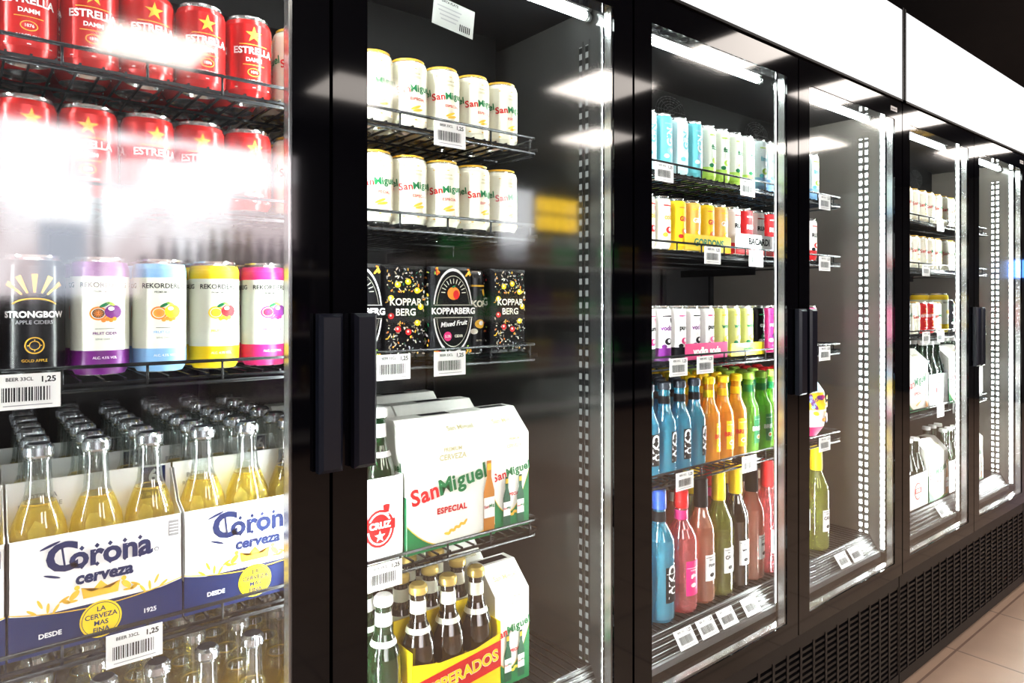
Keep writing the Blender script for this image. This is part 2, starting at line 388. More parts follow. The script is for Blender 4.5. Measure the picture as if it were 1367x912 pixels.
def crown(mb,x,z,y,sc=1.0,mat=GOLD):
    mb.poly([(-.016*sc,0),(.016*sc,0),(.018*sc,.012*sc),(.009*sc,.006*sc),(0,.016*sc),(-.009*sc,.006*sc),(-.018*sc,.012*sc)],mat,x,z,y)
    for u in (-.024,.024):
        mb.ell(.006*sc,.003*sc,mat,x+u*sc,z+.006*sc,y,rot=.8 if u<0 else -.8); mb.ell(.004*sc,.002*sc,mat,x+u*1.3*sc,z+.001*sc,y,rot=-.5 if u<0 else .5)
        mb.ell(.0025*sc,.0025*sc,mat,x+u*sc*.9,z+.013*sc,y)

def make_lager_carton():
    mb=MB(); w=.092; D=.125; h=.137; t=.0012
    mb.box(-w,w,0,t,0,.046,NAVY); mb.box(-w,w,0,t,.046,h,WHITE)
    mb.box(-w,w,D-t,D,0,h,WHITE)
    for sx in (-w,w-t):
        vs=[(sx,0,0),(sx,D,0),(sx,D,h),(sx,D*.7,h+.035),(sx,D*.45,h+.05),(sx,D*.2,h+.01),(sx,0,h)]
        vs2=[(x+t,y,z) for x,y,z in vs]; n=len(vs)
        mb.add(vs+vs2,[tuple(range(n))[::-1],tuple(range(n,2*n))]+[(i,(i+1)%n,n+(i+1)%n,n+i) for i in range(n)],WHITE)
        mb.rect(D,.046,NAVY,D/2,.023,sx-.0005,face='side')
    mb.box(-w,w,0,D,0,t,KRAFT)
    mb.box(-w,w,D/2-t,D/2+t,0,h+.055,WHITE)
    y=D/2-t-.0008
    mb.rect(.030,.042,NAVY,w-.022,h+.032,y); mb.text('6',.024,WHITE,w-.022,h+.040,y-.0005,bold=.03); mb.text('BOTELLAS',.0048,WHITE,w-.022,h+.024,y-.0005,bold=.03); mb.text('35,5 CL',.0055,WHITE,w-.022,h+.017,y-.0005,bold=.02)
    mb.text('BOTELLA',.0085,GREY,-w+.035,h+.035,y,bold=.02); mb.text('RETORNABLE',.0075,GREY,-w+.035,h+.024,y,bold=.02)
    y=-.0007
    pts=[]
    for i in range(25):
        u=-w+2*w*i/24; pts.append((u,.042+.012*abs(u/w)**2.0-.002))
    for i in range(24):
        (a,b),(c,d)=pts[i],pts[i+1]
        mb.add([(a,y,.0),(c,y,.0),(c,y,d),(a,y,b)],[(0,1,2,3)],NAVY)
        mb.add([(a,y,b+.001),(c,y,d+.001),(c,y,d+.0022),(a,y,b+.0022)],[(0,1,2,3)],GOLD)
    mb.text('C',.047,NAVY,-.040,.108,y,bold=.035); mb.text('orona',.037,NAVY,.012,.105,y,bold=.035)
    mb.rect(.0022,.026,NAVY,-.0385,.108,y-.0002,rot=.12); mb.ell(.011,.0016,NAVY,-.052,.1255,y,rot=.35); mb.ell(.009,.0015,NAVY,-.050,.0885,y,rot=-.35)
    for u in (-.020,-.004,.010,.026,.043): mb.poly([(-.0028,0),(0,.0032),(.0028,0),(0,-.0032)],NAVY,u,.1160,y-.0003); mb.poly([(-.0026,0),(0,.003),(.0026,0),(0,-.003)],NAVY,u,.0935,y-.0003)
    mb.ell(.0026,.0026,NAVY,.062,.097,y); mb.ell(.0019,.0019,WHITE,.062,.097,y-.0004)
    mb.text('cerveza',.020,NAVY,.004,.0795,y,bold=.045,shear=.1)
    crown(mb,.0,.054,y,1.15)
    for i in range(6):
        a=i*.5; mb.ell(.006,.0016,GOLD,-.040-.008*i+.01,.054+.005*math.sin(i*2),y,rot=a); mb.ell(.006,.0016,GOLD,.040+.008*i-.01,.054+.005*math.sin(i*2),y,rot=-a)
    mb.ell(.0225,.0225,YEL,0,.025,y-.0006,n=32); mb.ell(.0205,.0205,NAVY,0,.025,y-.001,n=32); mb.ell(.0198,.0198,YEL,0,.025,y-.0014,n=32)
    for k,tx in enumerate(['LA','CERVEZA','MAS','FINA']):
        mb.text(tx,.0082,NAVY,0,.038-.0085*k,y-.002,bold=.02)
    mb.text('DESDE',.0078,WHITE,-.052,.021,y-.0005,bold=.03); mb.text('1925',.0078,WHITE,.054,.021,y-.0005,bold=.03)
    mb.rect(.012,.020,GREY,w-.010,.120,y)
    for k in range(4): mb.rect(.010,.0015,WHITE,w-.010,.114+.004*k,y-.0004)
    return mb.mesh('lager_six_pack_tray')

def make_gable_pack(W=.180,D=.125,hs=.172,hr=.215):
    mb=MB(); w=W/2; c=CREAM2
    A=[(-w,0,0),(w,0,0),(w,D,0),(-w,D,0),(-w,0,hs),(w,0,hs),(w,D,hs),(-w,D,hs),(-w,D*.36,hr),(w,D*.36,hr),(w,D*.64,hr),(-w,D*.64,hr)]
    mb.add(A,[(0,1,5,4),(1,2,6,5),(2,3,7,6),(3,0,4,7),(4,5,9,8),(8,9,10,11),(6,7,11,10),(5,6,10,9),(7,4,8,11),(0,3,2,1)],c)
    y=-.0008; big=W>.15; ox=-.006 if big else 0
    mb.duo('San','Miguel',.0370 if big else .0205,RED,GREEN,ox,hs*.60,y,bold=.03,rot=.18)
    mb.text('ESPECIAL',.0135 if big else .0075,RED,ox+.004,hs*.36,y,bold=.05,space=1.12)
    mb.text('PREMIUM',.009 if big else .006,CREAM3,ox+.006,hs*.95,y,bold=.02); mb.text('CERVEZA',.0130 if big else .008,CREAM3,ox+.006,hs*.875,y,bold=.02)
    for i in range(18):
        u0=-w+W*i/18; u1=-w+W*(i+1)/18
        if big: f=lambda u:.004+.060*max(0,(-u/w)-.15)**2+.02*max(0,(u/w)-.2)**2
        else: f=lambda u:.030+.05*(u/w+.2)**2
        mb.add([(u0,y,0),(u1,y,0),(u1,y,f(u1)),(u0,y,f(u0))],[(0,1,2,3)],GREEN)
        mb.add([(u0,y-.0002,f(u0)),(u1,y-.0002,f(u1)),(u1,y-.0002,f(u1)+.002),(u0,y-.0002,f(u0)+.002)],[(0,1,2,3)],GOLD)
    for k in range(8):
        mb.ell(.0065,.0024,GOLD,-.012+.0052*k,.022+.0018*k,y-.0006,rot=(.8 if k%2 else -.2))
    bs=((w-.014,1.0),) if big else ((-.012,.7),(.020,.7))
    for bx,sc in bs:
        mb.poly([(-.012*sc,0),(.012*sc,0),(.012*sc,.07*sc),(.005*sc,.095*sc),(.005*sc,.125*sc),(-.005*sc,.125*sc),(-.005*sc,.095*sc),(-.012*sc,.07*sc)],AMBER if big else DGREEN,bx,.008,y-.0010)
        mb.rect(.023*sc,.036*sc,WHITE,bx,.008+.042*sc,y-.0014); mb.duo('San','Mig',.0075*sc,RED,GREEN,bx,.008+.044*sc,y-.0018,bold=.03,rot=.1); mb.rect(.009*sc,.012*sc,GOLD,bx,.008+.114*sc,y-.0014)
    xs=-w-.0008
    mb.rect(D,.095,GREEN,D/2,.0475,xs,face='side'); mb.duo('San','Miguel',.022,RED,GREEN,D/2,hs*.78,xs-.0004,bold=.03,rot=.12,face='side')
    for q in (.22,.50,.78):
        mb.poly([(-.013,0),(.013,0),(.013,.06),(.005,.08),(.005,.105),(-.005,.105),(-.005,.08),(-.013,.06)],DGREEN,D*q,.004,xs-.0004,face='side'); mb.rect(.024,.030,WHITE,D*q,.04,xs-.0008,face='side'); mb.text('SM',.012,RED,D*q,.04,xs-.0012,face='side',bold=.03)
    mb.add([(-.03,D*.42,hr+.0006),(.03,D*.42,hr+.0006),(.03,D*.58,hr+.0006),(-.03,D*.58,hr+.0006)],[(0,1,2,3)],INK)
    vs,fs=text_geo('San Miguel',.013,.02,0,1.0)
    def sl(u,v):
        t=.5+v/.06; return (u+.03*(1 if big else 0),D*.36*t-.0004,hs+(hr-hs)*t+.0008)
    mb.add([sl(u,v) for u,v in vs],fs,CREAM3)
    return mb.mesh('gable_six_pack')

def make_oval_pack(floral=False,W=.082,D=.14,H=.152):
    mb=MB(); w=W/2; c=.006
    mb.bbox(-w,w,0,D,0,H,c,BLKCAN); y=-.0008
    if floral:
        random.seed(11)
        for i in range(300):
            u=random.uniform(-w+c,w-c); v=random.uniform(c,H-c)
            if abs(v-H*.55)<.024 and abs(u)<w*.75: continue
            mb.ell(random.uniform(.0010,.0034),random.uniform(.0005,.0014),random.choice([ORNG,GOLD,CREAM,KRAFT,KRAFT,KRAFT,GREY,DGREEN]),u,v,y-.000003*i,rot=random.uniform(0,3),n=7)
        for i in range(9):
            a=i*.7; mb.ell(.0055,.005,random.choice([ORNG,YEL,RED]),w*.7*math.cos(a),H*.55+.042*math.sin(a),y-.001); mb.ell(.002,.002,WHITE,w*.7*math.cos(a)-.001,H*.55+.042*math.sin(a)+.001,y-.0013,n=8)
        mb.text('KOPPAR',.0160,CREAM,0,H*.60,y-.0016,bold=.02); mb.text('BERG',.0160,CREAM,0,H*.49,y-.0016,bold=.02)
    else:
        mb.ell(w*.98,H*.48,WHITE,0,H*.5,y,n=40); mb.ell(w*.92,H*.45,BLKCAN,0,H*.5,y-.0005,n=40)
        mb.ell(w*.84,H*.40,CREAM,0,H*.5,y-.0008,n=40); mb.ell(w*.825,H*.393,BLKCAN,0,H*.5,y-.0011,n=40)
        mb.ell(.0125,.011,ORNG,0,H*.70,y-.0016); mb.ell(.006,.008,RED,.005,H*.685,y-.002); mb.ell(.004,.0018,GREEN,0,H*.775,y-.002,rot=.4)
        for k in range(11): a=-1.5+k*.3; mb.rect(.0013,.008,CREAM,.021*math.sin(a),H*.70+.021*math.cos(a),y-.0016,rot=-a)
        mb.rect(w*2,.024,BLKCAN,0,H*.50,y-.0017)
        mb.text('KOPPARBERG',.0145,WHITE,0,H*.50,y-.0022,bold=.035); mb.rect(w*1.9,.0008,CREAM,0,H*.57,y-.0022); mb.rect(w*1.9,.0008,CREAM,0,H*.43,y-.0022)
        mb.text('Mixed Fruit',.0115,WHITE,0,H*.36,y-.0018,shear=.3,bold=.02,rot=.08); mb.ell(.008,.008,PINK,-.012,H*.22,y-.0018); mb.text('5.3%',.006,WHITE,-.012,H*.22,y-.0022,bold=.03); mb.text('CIDER',.006,CREAM,.010,H*.22,y-.0022,bold=.03)
        for sx in (-1,1):
            for sz in (.06,.94):
                for k in range(8): mb.ell(.003,.0018,random.choice([ORNG,LIME,RED,GOLD]),sx*w*.78+random.uniform(-.005,.005),H*sz+random.uniform(-.006,.006),y-.0001,rot=random.uniform(0,3),n=7)
    xs=-w-.0008
    for i in range(160):
        mb.ell(random.uniform(.001,.005),random.uniform(.0006,.0026),random.choice([ORNG,GOLD,WHITE,LIME,RED,KRAFT,GREEN]),random.uniform(.01,D-.01),random.uniform(.01,H-.01),xs-.000003*i,face='side',rot=random.uniform(0,3),n=7)
    mb.rect(D*.9,.04,BLKCAN,D/2,H*.5,xs-.001,face='side'); mb.text('KOPPARBERG',.020,WHITE,D/2,H*.55,xs-.0014,face='side',bold=.03,rot=.15); mb.text('Strawberry & Lime',.012,LIME,D/2,H*.42,xs-.0014,face='side',shear=.3,rot=.15)
    return mb.mesh('cider_pack')

def make_tequila_tray():
    mb=MB(); w=.092; D=.125; h=.125; t=.0012
    vs=[(-w,0,0),(w,0,0),(w,0,h),(w*.4,0,h-.012),(-w*.4,0,h-.012),(-w,0,h)]
    mb.add(vs,[(0,1,2,3,4,5)],YEL); mb.box(-w,w,D-t,D,0,h+.03,YEL)
    for sx in (-w,w-t): mb.box(sx,sx+t,0,D,0,h+.02,YEL)
    mb.box(-w,w,D/2-t,D/2+t,0,h+.05,YEL); mb.box(-w,w,0,D,0,t,KRAFT)
    y=-.0008
    mb.add([(-w,y,.045),(w,y,.065),(w,y,.112),(-w,y,.092)],[(0,1,2,3)],RED)
    mb.text('DESPERADOS',.0285,WHITE,0,.079,y-.0006,bold=.05,rot=.105); mb.text('DESPERADOS',.0285,YEL,.0,.0795,y-.0010,bold=.03,rot=.105); mb.text('TEQUILA FLAVOURED BEER',.008,RED,0,.035,y-.0004,bold=.02,rot=.1)
    return mb.mesh('flavoured_beer_tray')

RCAN=make_red_can(); CCAN=make_cream_can(); DCAN=make_dark_can()
CID=[make_cider_can(PURP,ORNG,PURP,(.12,.05,.0)),make_cider_can(SKY,ORNG,YEL,(.95,.45,.05)),make_cider_can(YEL,YEL,RED,(.9,.55,.02)),make_cider_can(PINK,PINK,PURP,(.5,.02,.05))]
LAGB=make_lager_bottle(); TRAY=make_lager_carton(); GP=make_gable_pack(); GP2=make_gable_pack(.082,.125)
OV=make_oval_pack(); FL=make_oval_pack(True); TQ=make_tequila_tray()
BRB=make_lager_bottle(G_BROWN,G_BROWN,pm('cap_gold',(.7,.5,.15),.3,.6),YEL,neck=CREAM)
GRB=make_lager_bottle(G_GREEN,G_GREEN,WHITE,WHITE,neck=WHITE)

# ------------------------------------------------------------------ fridges
W=1.24; X00=-.227; NU=4
SH_END=[.832,2.01,3.26,4.5]
SHELF=[[1.500,1.340,1.120,.797],[1.505,1.332,1.078,.822],[1.50,1.335,1.10,.83],[1.50,1.335,1.10,.83]]
DECK=.490
for u in range(NU):
    x0=X00+W*u; x1=x0+W
    fr=empty('display_fridge',(x0,0,0)); 
    g=.003
    a=g; b=W-g; m=W/2
    SW=SIDEW if u==0 else SIDEW_HAZE
    body=MB()
    for (p,q) in ((a,a+.028),(b-.028,b)): body.box(p,q,.035,.70,0.03,1.83,BLACKM)
    body.box(a,b,.66,.70,.03,1.83,BLACKM); body.box(a,b,.035,.70,1.80,1.83,BLACKM)
    body.box(a,b,.05,.66,.37,.41,BLACKM)
    body.box(a,b,.004,.70,1.828,2.115,BLACKM)
    body.box(a,a+.010,-.006,.004,1.828,2.115,BLACKM); body.box(b-.010,b,-.006,.004,1.828,2.115,BLACKM)
    body.box(a,b,-.006,.004,1.828,1.834,BLACKM)
    body.box(a+.028,a+.030,.05,.66,.41,1.80,SW); body.box(b-.030,b-.028,.05,.66,.41,1.80,SW)
    body.box(a+.03,b-.03,.655,.66,.41,1.80,INNER)
    body.box(m-.018,m+.018,.034,.055,.41,1.80,BLACKM)
    for k in range(5):
        xx=a+.06+k*(W-.12)/4; body.box(xx-.01,xx+.01,.645,.655,.45,1.75,WIRE)
    body.box(a+.08,b-.08,.33,.655,1.70,1.80,EVAP)
    for fx in (() if u==0 else (.30,.52,.95)):
        for rr in (.018,.030,.042,.054,.064):
            n=20
            for k in range(n):
                t0=2*math.pi*k/n; t1=2*math.pi*(k+1)/n
                body.rod((fx+rr*math.cos(t0),.318,1.745+rr*.6*math.sin(t0)),(fx+rr*math.cos(t1),.318,1.745+rr*.6*math.sin(t1)),.0012,BLACKM,4)
        for k in range(4):
            t0=math.pi*k/4; body.rod((fx+.064*math.cos(t0),.320,1.745+.038*math.sin(t0)),(fx-.064*math.cos(t0),.320,1.745-.038*math.sin(t0)),.0012,BLACKM,4)
    for fx in (a+.06,b-.06):
        for fy in (.10,.62): body.lathe([(.02,0),(.022,.004),(.015,.01),(.015,.03)],BLACKM,10,fx,fy,0)
    body.obj('cabinet',fr)
    sg=MB()
    sg.add([(a+.010,-.004,1.834),(b-.010,-.004,1.834),(b-.010,-.004,2.108),(a+.010,-.004,2.108)],[(0,1,2,3)],HEADER)
    sg.obj('lit_sign',fr)
    gr=MB(); gr.box(a,b,.030,.05,.03,.37,INK)
    for (zz0,zz1) in ((.03,.065),(.335,.372)): gr.box(a,b,.010,.032,zz0,zz1,BLACKM)
    ncol=int((W-.02)/.062)
    for c in range(ncol+1):
        xx=a+(b-a)*c/ncol; gr.box(max(a,xx-.005),min(b,xx+.005),.010,.032,.065,.335,BLACKM)
    for r_ in range(17):
        zz=.068+r_*.0162; gr.box(a,b,.012,.030,zz,zz+.0075,BLACKM)
    gr.obj('base_grille',fr)
    for d in range(2):
        dx0=(a if d==0 else m+.0025); dx1=(m-.0025 if d==0 else b)
        dr=MB(); z0=.376; z1=1.826; y0,y1=0,.030
        dr.box(dx0,dx0+.052,y0,y1,z0,z1,BLACK); dr.box(dx1-.052,dx1,y0,y1,z0,z1,BLACK)
        dr.box(dx0+.052,dx1-.052,y0,y1,z1-.058,z1,BLACK); dr.box(dx0+.052,dx1-.052,y0,y1,z0,z0+.045,BLACK)
        for (p,q,r0,r1) in ((dx0+.052,dx0+.0545,z0+.045,z1-.058),(dx1-.0545,dx1-.052,z0+.045,z1-.058)):
            dr.box(p,q,.006,.022,r0,r1,ALU)
        dr.box(dx0+.052,dx1-.052,.006,.022,z0+.045,z0+.0485,ALU)
        dr.obj('door_frame',fr)
        gl=MB(); gl.add([(dx0+.05,.002,z0+.04),(dx1-.05,.002,z0+.04),(dx1-.05,.002,z1-.05),(dx0+.05,.002,z1-.05)],[(0,1,2,3)],GLASS)
        gl.obj('door_glass',fr)
        hd=MB(); hx=m+(-.007 if d==0 else .044)
        hd.bbox(hx-.0170,hx+.0170,-.020,-.004,.982,1.196,.005,HANDLE); hd.box(hx-.008,hx+.008,-.005,0,1.0,1.17,HANDLE)
        hd.obj('door_handle',fr)
        tb=MB(); xa=dx0+.05; xb=dx1-.045
        tb.rod((xa,.085,1.782),(xb,.085,1.782),.008,TUBE,10); tb.box(xa-.01,xb+.01,.075,.10,1.791,1.80,TRIM_GLINT)
        tb.rod((xa-.012,.085,1.782),(xa,.085,1.782),.010,TRIM_GLINT,10); tb.rod((xb,.085,1.782),(xb+.012,.085,1.782),.010,TRIM_GLINT,10)
        tb.obj('tube_lamp',fr)
        for sx,s_ in ((dx0+(.030 if d==0 else .0175),1),(dx1-(.030 if d==1 else .0175),-1)):
            ls=MB(); xx=sx+s_*.003
            ls.box(min(sx,xx-s_*.0005),max(sx,xx-s_*.0005),.034,.054,.44,1.77,TRIM_GLINT)
            ls.add([(xx,.038,.45),(xx,.049,.45),(xx,.049,1.76),(xx,.038,1.76)],[(0,1,2,3)],LED); ls.obj('led_strip',fr)
    for sx,s_ in ((a+.030,1),(b-.030,-1)):  # added glowing columns imitate LED reflections on the side walls
        ls=MB()
        for (ya,yb_) in ((.088,.096),(.106,.114)) :
            xx=sx+s_*.002; ls.box(min(sx,xx-s_*.0005),max(sx,xx-s_*.0005),ya-.002,yb_+.002,.47,1.74,SW)
            ls.add([(xx,ya,.48),(xx,yb_,.48),(xx,yb_,1.73),(xx,ya,1.73)],[(0,1,2,3)],LED_REFL_DIM if (u==0 and s_<0) or s_>0 else LED_REFL)
        ls.obj('led_reflection_dots',fr)
    st=MB(); st.rect(.045,.014,WHITE,b-.06,1.797,-.0008); st.text('pgmigastro',.0085,INK,b-.06,1.797,-.0014); st.obj('maker_plate',fr)
    sa=a+.045; sb=SH_END[u]-x0
    for z in SHELF[u]:
        sh=MB(); zt=z-.004; yf=.076; yb=.56
        nn=int((sb-sa)/.024)
        for k in range(nn+1):
            xx=sa+(sb-sa)*k/nn; sh.box(xx-.0013,xx+.0013,yf,yb,zt-.0015,zt+.0015,WIRE)
        for yy in (yf,.2,.35,.5,yb): sh.box(sa,sb,yy-.002,yy+.002,zt-.005,zt-.0015,WIRE)
        for dz in (-.014,.014): sh.rod((sa,yf-.004,z+dz),(sb-.012,yf-.004,z+dz),.0026,WIRE)
        for xx in (sa,sb):
            for dz in (-.014,.014): sh.rod((xx,yf+.010,z+dz),(xx,yb,z+dz),.0026,WIRE); sh.rod((sb-.012,yf-.004,z+dz),(sb,yf+.010,z+dz),.0026,WIRE)
        k=0
        while sa+.09*k<sb: sh.rod((sa+.09*k,yf-.004,z-.016),(sa+.09*k,yf-.004,z+.016),.0018,WIRE); k+=1
        for xx in (sa+.002,sb-.002): sh.box(xx-.0015,xx+.0015,.35,.645,z-.03,z-.006,WIRE)
        sh.obj('wire_shelf',fr)
    dk=MB(); dk.box(a+.03,b-.03,.085,.655,DECK-.012,DECK-.002,BLACKM)
    dk.add([(a+.03,.058,.440),(b-.03,.058,.440),(b-.03,.085,DECK-.002),(a+.03,.085,DECK-.002)],[(0,1,2,3)],BLACKM)
    for k in range(9):
        t=(k+.5)/9; dk.rod((a+.03,.058+.027*t-.001,.440+.048*t),(b-.03,.058+.027*t-.001,.440+.048*t),.0012,WIRE if k%2 else TRIM_GLINT,5)
    dk.box(a+.03,b-.03,.05,.085,.425,.440,TRIM_GLINT)  # pale lip stands in for the bright LED reflection along the bottom
    k=0
    while a+.05+.02*k<b-.03: dk.box(a+.05+.02*k-.0015,a+.05+.02*k+.0015,.085,.655,DECK-.002,DECK,WIRE); k+=1
    dk.obj('bottom_deck',fr)

# ------------------------------------------------------------------ stock
def grid(name, mesh_list, x0, pitch, n, z, rows, y0=.125, dy=.067, jit=.0012, rj=.12, seq=None):
    e=empty(name,(x0,y0,z))
    for r in range(rows):
        for i in range(n):
            me=mesh_list[i%len(mesh_list)] if seq is None else mesh_list[seq[i]]
            place(me,name.rstrip('s')+'_item',(i*pitch+random.uniform(-jit,jit),r*dy+random.uniform(-jit,jit),0.0005),e,random.uniform(-rj,rj))
    return e
grid('red_beer_cans',[RCAN],-.137,.0655,8,1.500,4,rj=.15)
grid('red_beer_cans',[RCAN],-.137,.0655,8,1.340,4,rj=.15)
grid('cream_beer_cans',[CCAN],.391,.0655,7,1.500,4,rj=.2,y0=.127,jit=.0008)
grid('cream_beer_cans',[CCAN],.391,.0655,7,1.340,4,rj=.2,y0=.127,jit=.0008)
grid('fruit_cider_cans',[DCAN,DCAN]+CID,-.003,.0695,6,1.120,4,rj=.05,seq=[0,0,2,3,4,5])
def tray_fill(e,bot,w=3,d=2,px=.0605,rj=3):
    for i in range(w):
        for j in range(d):
            place(bot,'bottle',((i-(w-1)/2)*px,.033+j*.0595,.0015),e,random.uniform(-rj,rj))
for q,yy in enumerate((.088,.216,.344)):
    for bx in (-.054,.1325,.319):
        e=empty('lager_bottle_carton',(bx,yy,.797)); place(TRAY,'tray',(0,0,.0005),e); tray_fill(e,LAGB,rj=.3)
grid('lager_bottles',[LAGB],-.11,.0625,8,.797,1,y0=.503,dy=.0635,rj=1.5)
grid('lager_bottles',[LAGB],-.11,.0625,9,DECK,7,y0=.125,dy=.0635,rj=1.0)
e=empty('cider_multipacks',(0,0,1.120))
for (x,me,yy) in ((.478,OV,.09),(.566,FL,.10),(.652,OV,.088),(.779,FL,.092)):
    place(me,'pack',(x,yy,0.0005),e)
CIDP=make_slim_can(BLKCAN,'KOP',CREAM,GOLD,H=.147,R=.021)
place(CIDP,'can',(.7155,.12,0.0005),e)
for x in (.478,.566,.652,.779): place(FL,'pack',(x,.25,0.0005),e)
e=empty('beer_six_pack',(.652,.088,.7975)); place(GP,'box',(0,0,.0005),e)
e=empty('beer_six_pack',(.785,.094,.7975)); place(GP2,'box',(0,0,.0005),e)
for x in (.548,.732):
    for yy in (.235,.375):
        e=empty('beer_six_pack',(x,yy,.7975)); place(GP,'box',(0,0,.0005),e)
mb=MB(); w=.055
mb.box(-w,w,0,.0012,0,.135,WHITE); mb.box(-w,w,.1188,.12,0,.135,WHITE); mb.box(-w,-w+.0012,0,.12,0,.135,WHITE); mb.box(w-.0012,w,0,.12,0,.135,WHITE); mb.box(-w,w,0,.12,0,.001,KRAFT); mb.box(-w,w,.059,.061,0,.165,WHITE)
mb.ell(.026,.03,RED,.012,.055,-.0008); mb.ell(.022,.026,WHITE,.012,.055,-.0012); mb.ell(.019,.023,RED,.012,.055,-.0014); mb.rect(.054,.016,RED,.012,.060,-.0016); mb.text('CRUZ',.014,WHITE,.012,.060,-.002,bold=.05); mb.star(.010,WHITE,.012,.043,-.0018); mb.text('S',.05,RED,-.034,.05,-.0018,bold=.03)
STP=mb.mesh('white_beer_tray')
e=empty('beer_bottle_carton',(.503,.092,.797)); place(STP,'tray',(0,0,.0005),e)
for i in (-1,1):
    for j in (0,1): place(GRB,'bottle',(i*.0245,.0305+.0585*j,.002),e)
e=empty('flavoured_beer_carton',(.665,.090,DECK)); place(TQ,'tray',(0,0,.0005),e); tray_fill(e,BRB,rj=.3)
grid('brown_beer_bottles',[BRB],.60,.062,3,DECK,3,y0=.255,dy=.063,rj=1)
e=empty('green_beer_bottles',(.538,.122,DECK))
for i in range(4): place(GRB,'bottle',(0,.065*i,.0005),e)
e=empty('beer_six_pack',(.812,.125,DECK)); place(GP2,'box',(0,0,.0005),e)
e=empty('beer_six_pack',(.812,.26,DECK)); place(GP2,'box',(0,0,.0005),e)

# unit 2
S_TEAL=make_slim_can(TEAL,'GIN',WHITE,SKY,vert=True); S_TW=make_slim_can(pm('pale_aqua',(.55,.80,.84),.3),'GIN',TEAL,WHITE,vert=True)
S_MILK=make_slim_can(LMILK,'fizz',GREEN,LIME,lower=LIME); S_WHT=make_slim_can(pm('aqua_white',(.74,.86,.88),.3),'lime',TEAL,LIME,lower=SKY)
S_CRM=make_slim_can(CREAM,'cola',GOLD,RED,H=.12); S_YEL=make_slim_can(YEL,'GIN',RED,ORNG,H=.12); S_YO=make_slim_can(pm('peach_yellow',(.95,.50,.08),.3),'GIN',WHITE,YEL,H=.12); S_RW=make_slim_can(WHITE,'RUM',INK,RED,lower=RED,H=.12); S_RD=make_slim_can(RED,'RUM',WHITE,WHITE,lower=WHITE,H=.12)
S_PUR=make_slim_can(WHITE,'vodka',PURP,INK,lower=PURP,H=.125); S_PU2=make_slim_can(WHITE,'pure',INK,PINK,lower=INK,H=.125); S_YG=make_slim_can(pm('soft_lime',(.66,.70,.22),.3),'wine',GREEN,YEL,H=.125); S_BK=make_slim_can(BLKCAN,'cola',WHITE,GREEN,H=.125); S_PK=make_slim_can(PINK,'rose',WHITE,PURP,H=.125)
grid('mixed_drink_cans',[S_TEAL,S_TW,S_MILK,S_WHT],1.13,.0555,15,1.505,4,dy=.056,y0=.117,seq=[0,1,0,1,0,2,2,2,2,3,3,3,3,1,3])
grid('mixed_drink_cans',[S_CRM,S_YEL,S_YO,S_RW,S_RD],1.13,.0555,15,1.332,4,dy=.056,y0=.122,seq=[0,0,0,1,2,1,2,3,4,3,4,3,3,3,3])
grid('mixed_drink_cans',[S_PUR,S_PU2,S_YG,S_BK,S_PK],1.13,.0555,15,1.078,4,dy=.056,y0=.122,seq=[0,1,0,1,0,1,2,2,2,3,4,4,3,4,4])
def strip(name,x0,x1,z,h,col,txt,tcol,y=.086,band=None):
    mb=MB(); mb.box(x0,x1,y,y+.0015,z,z+h,col); mb.box(x0,x1,y,y+.007,z,z+.001,col)
    if band: mb.box(x0,x1,y-.0006,y,z,z+h*.3,band)
    if txt: mb.text(txt,h*.62 if not band else h*.45,tcol,(x0+x1)/2,z+h*(.5 if not band else .65),y-.0012,bold=.04)
    mb.obj(name)
strip('yellow_can_tray',1.29,1.47,1.3325,.038,YEL,'GORDONS',GREEN)
strip('rum_can_tray',1.49,1.70,1.3325,.052,WHITE,'BACARDI',INK,band=RED)
strip('pink_can_tray',1.29,1.455,1.0785,.038,PINK,'vodka soda',WHITE)
strip('yellow_can_tray',1.47,1.62,1.0785,.032,YEL,'spritz',GREEN)
B_BLU=make_rtd(G_BLUE,'WKD',WHITE,INK,CAPTOP,vert=True); B_ORG=make_rtd(G_ORANGE,'BREEZ',RED,YEL,YEL); B_LIM=make_rtd(G_LIME,'BREEZ',WHITE,GREEN,LIME); B_PNK=make_rtd(G_PINK,'BREEZ',RED,WHITE,RED)
grid('mixed_drink_bottles',[B_BLU,B_ORG,B_LIM,B_PNK],1.14,.0575,13,.822,5,dy=.058,y0=.120,seq=[0,0,0,0,0,1,1,1,2,2,2,3,3],rj=.3)
P_BLU=make_spirit(G_BLUE,'WKD',WHITE,INK,pm('blue_cap',(.02,.08,.4),.3),vert=True,R=.036); P_PNK=make_spirit(G_PINK,'gin',WHITE,PINK,RED,R=.037,H=.28); P_ROS=make_spirit(G_ROSE,'rose',INK,WHITE,INK,wine=True)
P_WIN=make_spirit(G_OLIVE,'CAVA',INK,WHITE,YEL,wine=True,R=.035,H=.30); P_RED=make_spirit(G_BROWN,'wine',INK,WHITE,YEL,wine=True,H=.305); P_AMB=make_spirit(G_ROSE,'rum',INK,CREAM,INK,R=.033); P_TALL=make_spirit(G_PINK,'gin',RED,WHITE,RED,wine=True)
e=empty('spirit_and_wine_bottles',(0,0,DECK))
xs_=[(1.085,P_BLU),(1.165,P_BLU),(1.245,P_BLU),(1.326,P_PNK),(1.404,P_ROS),(1.477,P_WIN),(1.551,P_RED),(1.623,P_ROS),(1.700,P_TALL),(1.772,P_ROS)]
for r in range(4):
    for i,(x,me) in enumerate(xs_):
        if r: me=[P_PNK,P_AMB,P_RED,P_WIN,P_ROS][(i*2+r*3)%5]
        place(me,'bottle',(x+random.uniform(-.001,.001),.126+.077*r,.0005),e,random.uniform(-.2,.2))
e=empty('white_wine_bottles',(0,0,DECK))
for r in range(2): place(P_WIN,'bottle',(1.965,.125+.08*r,.0005),e)
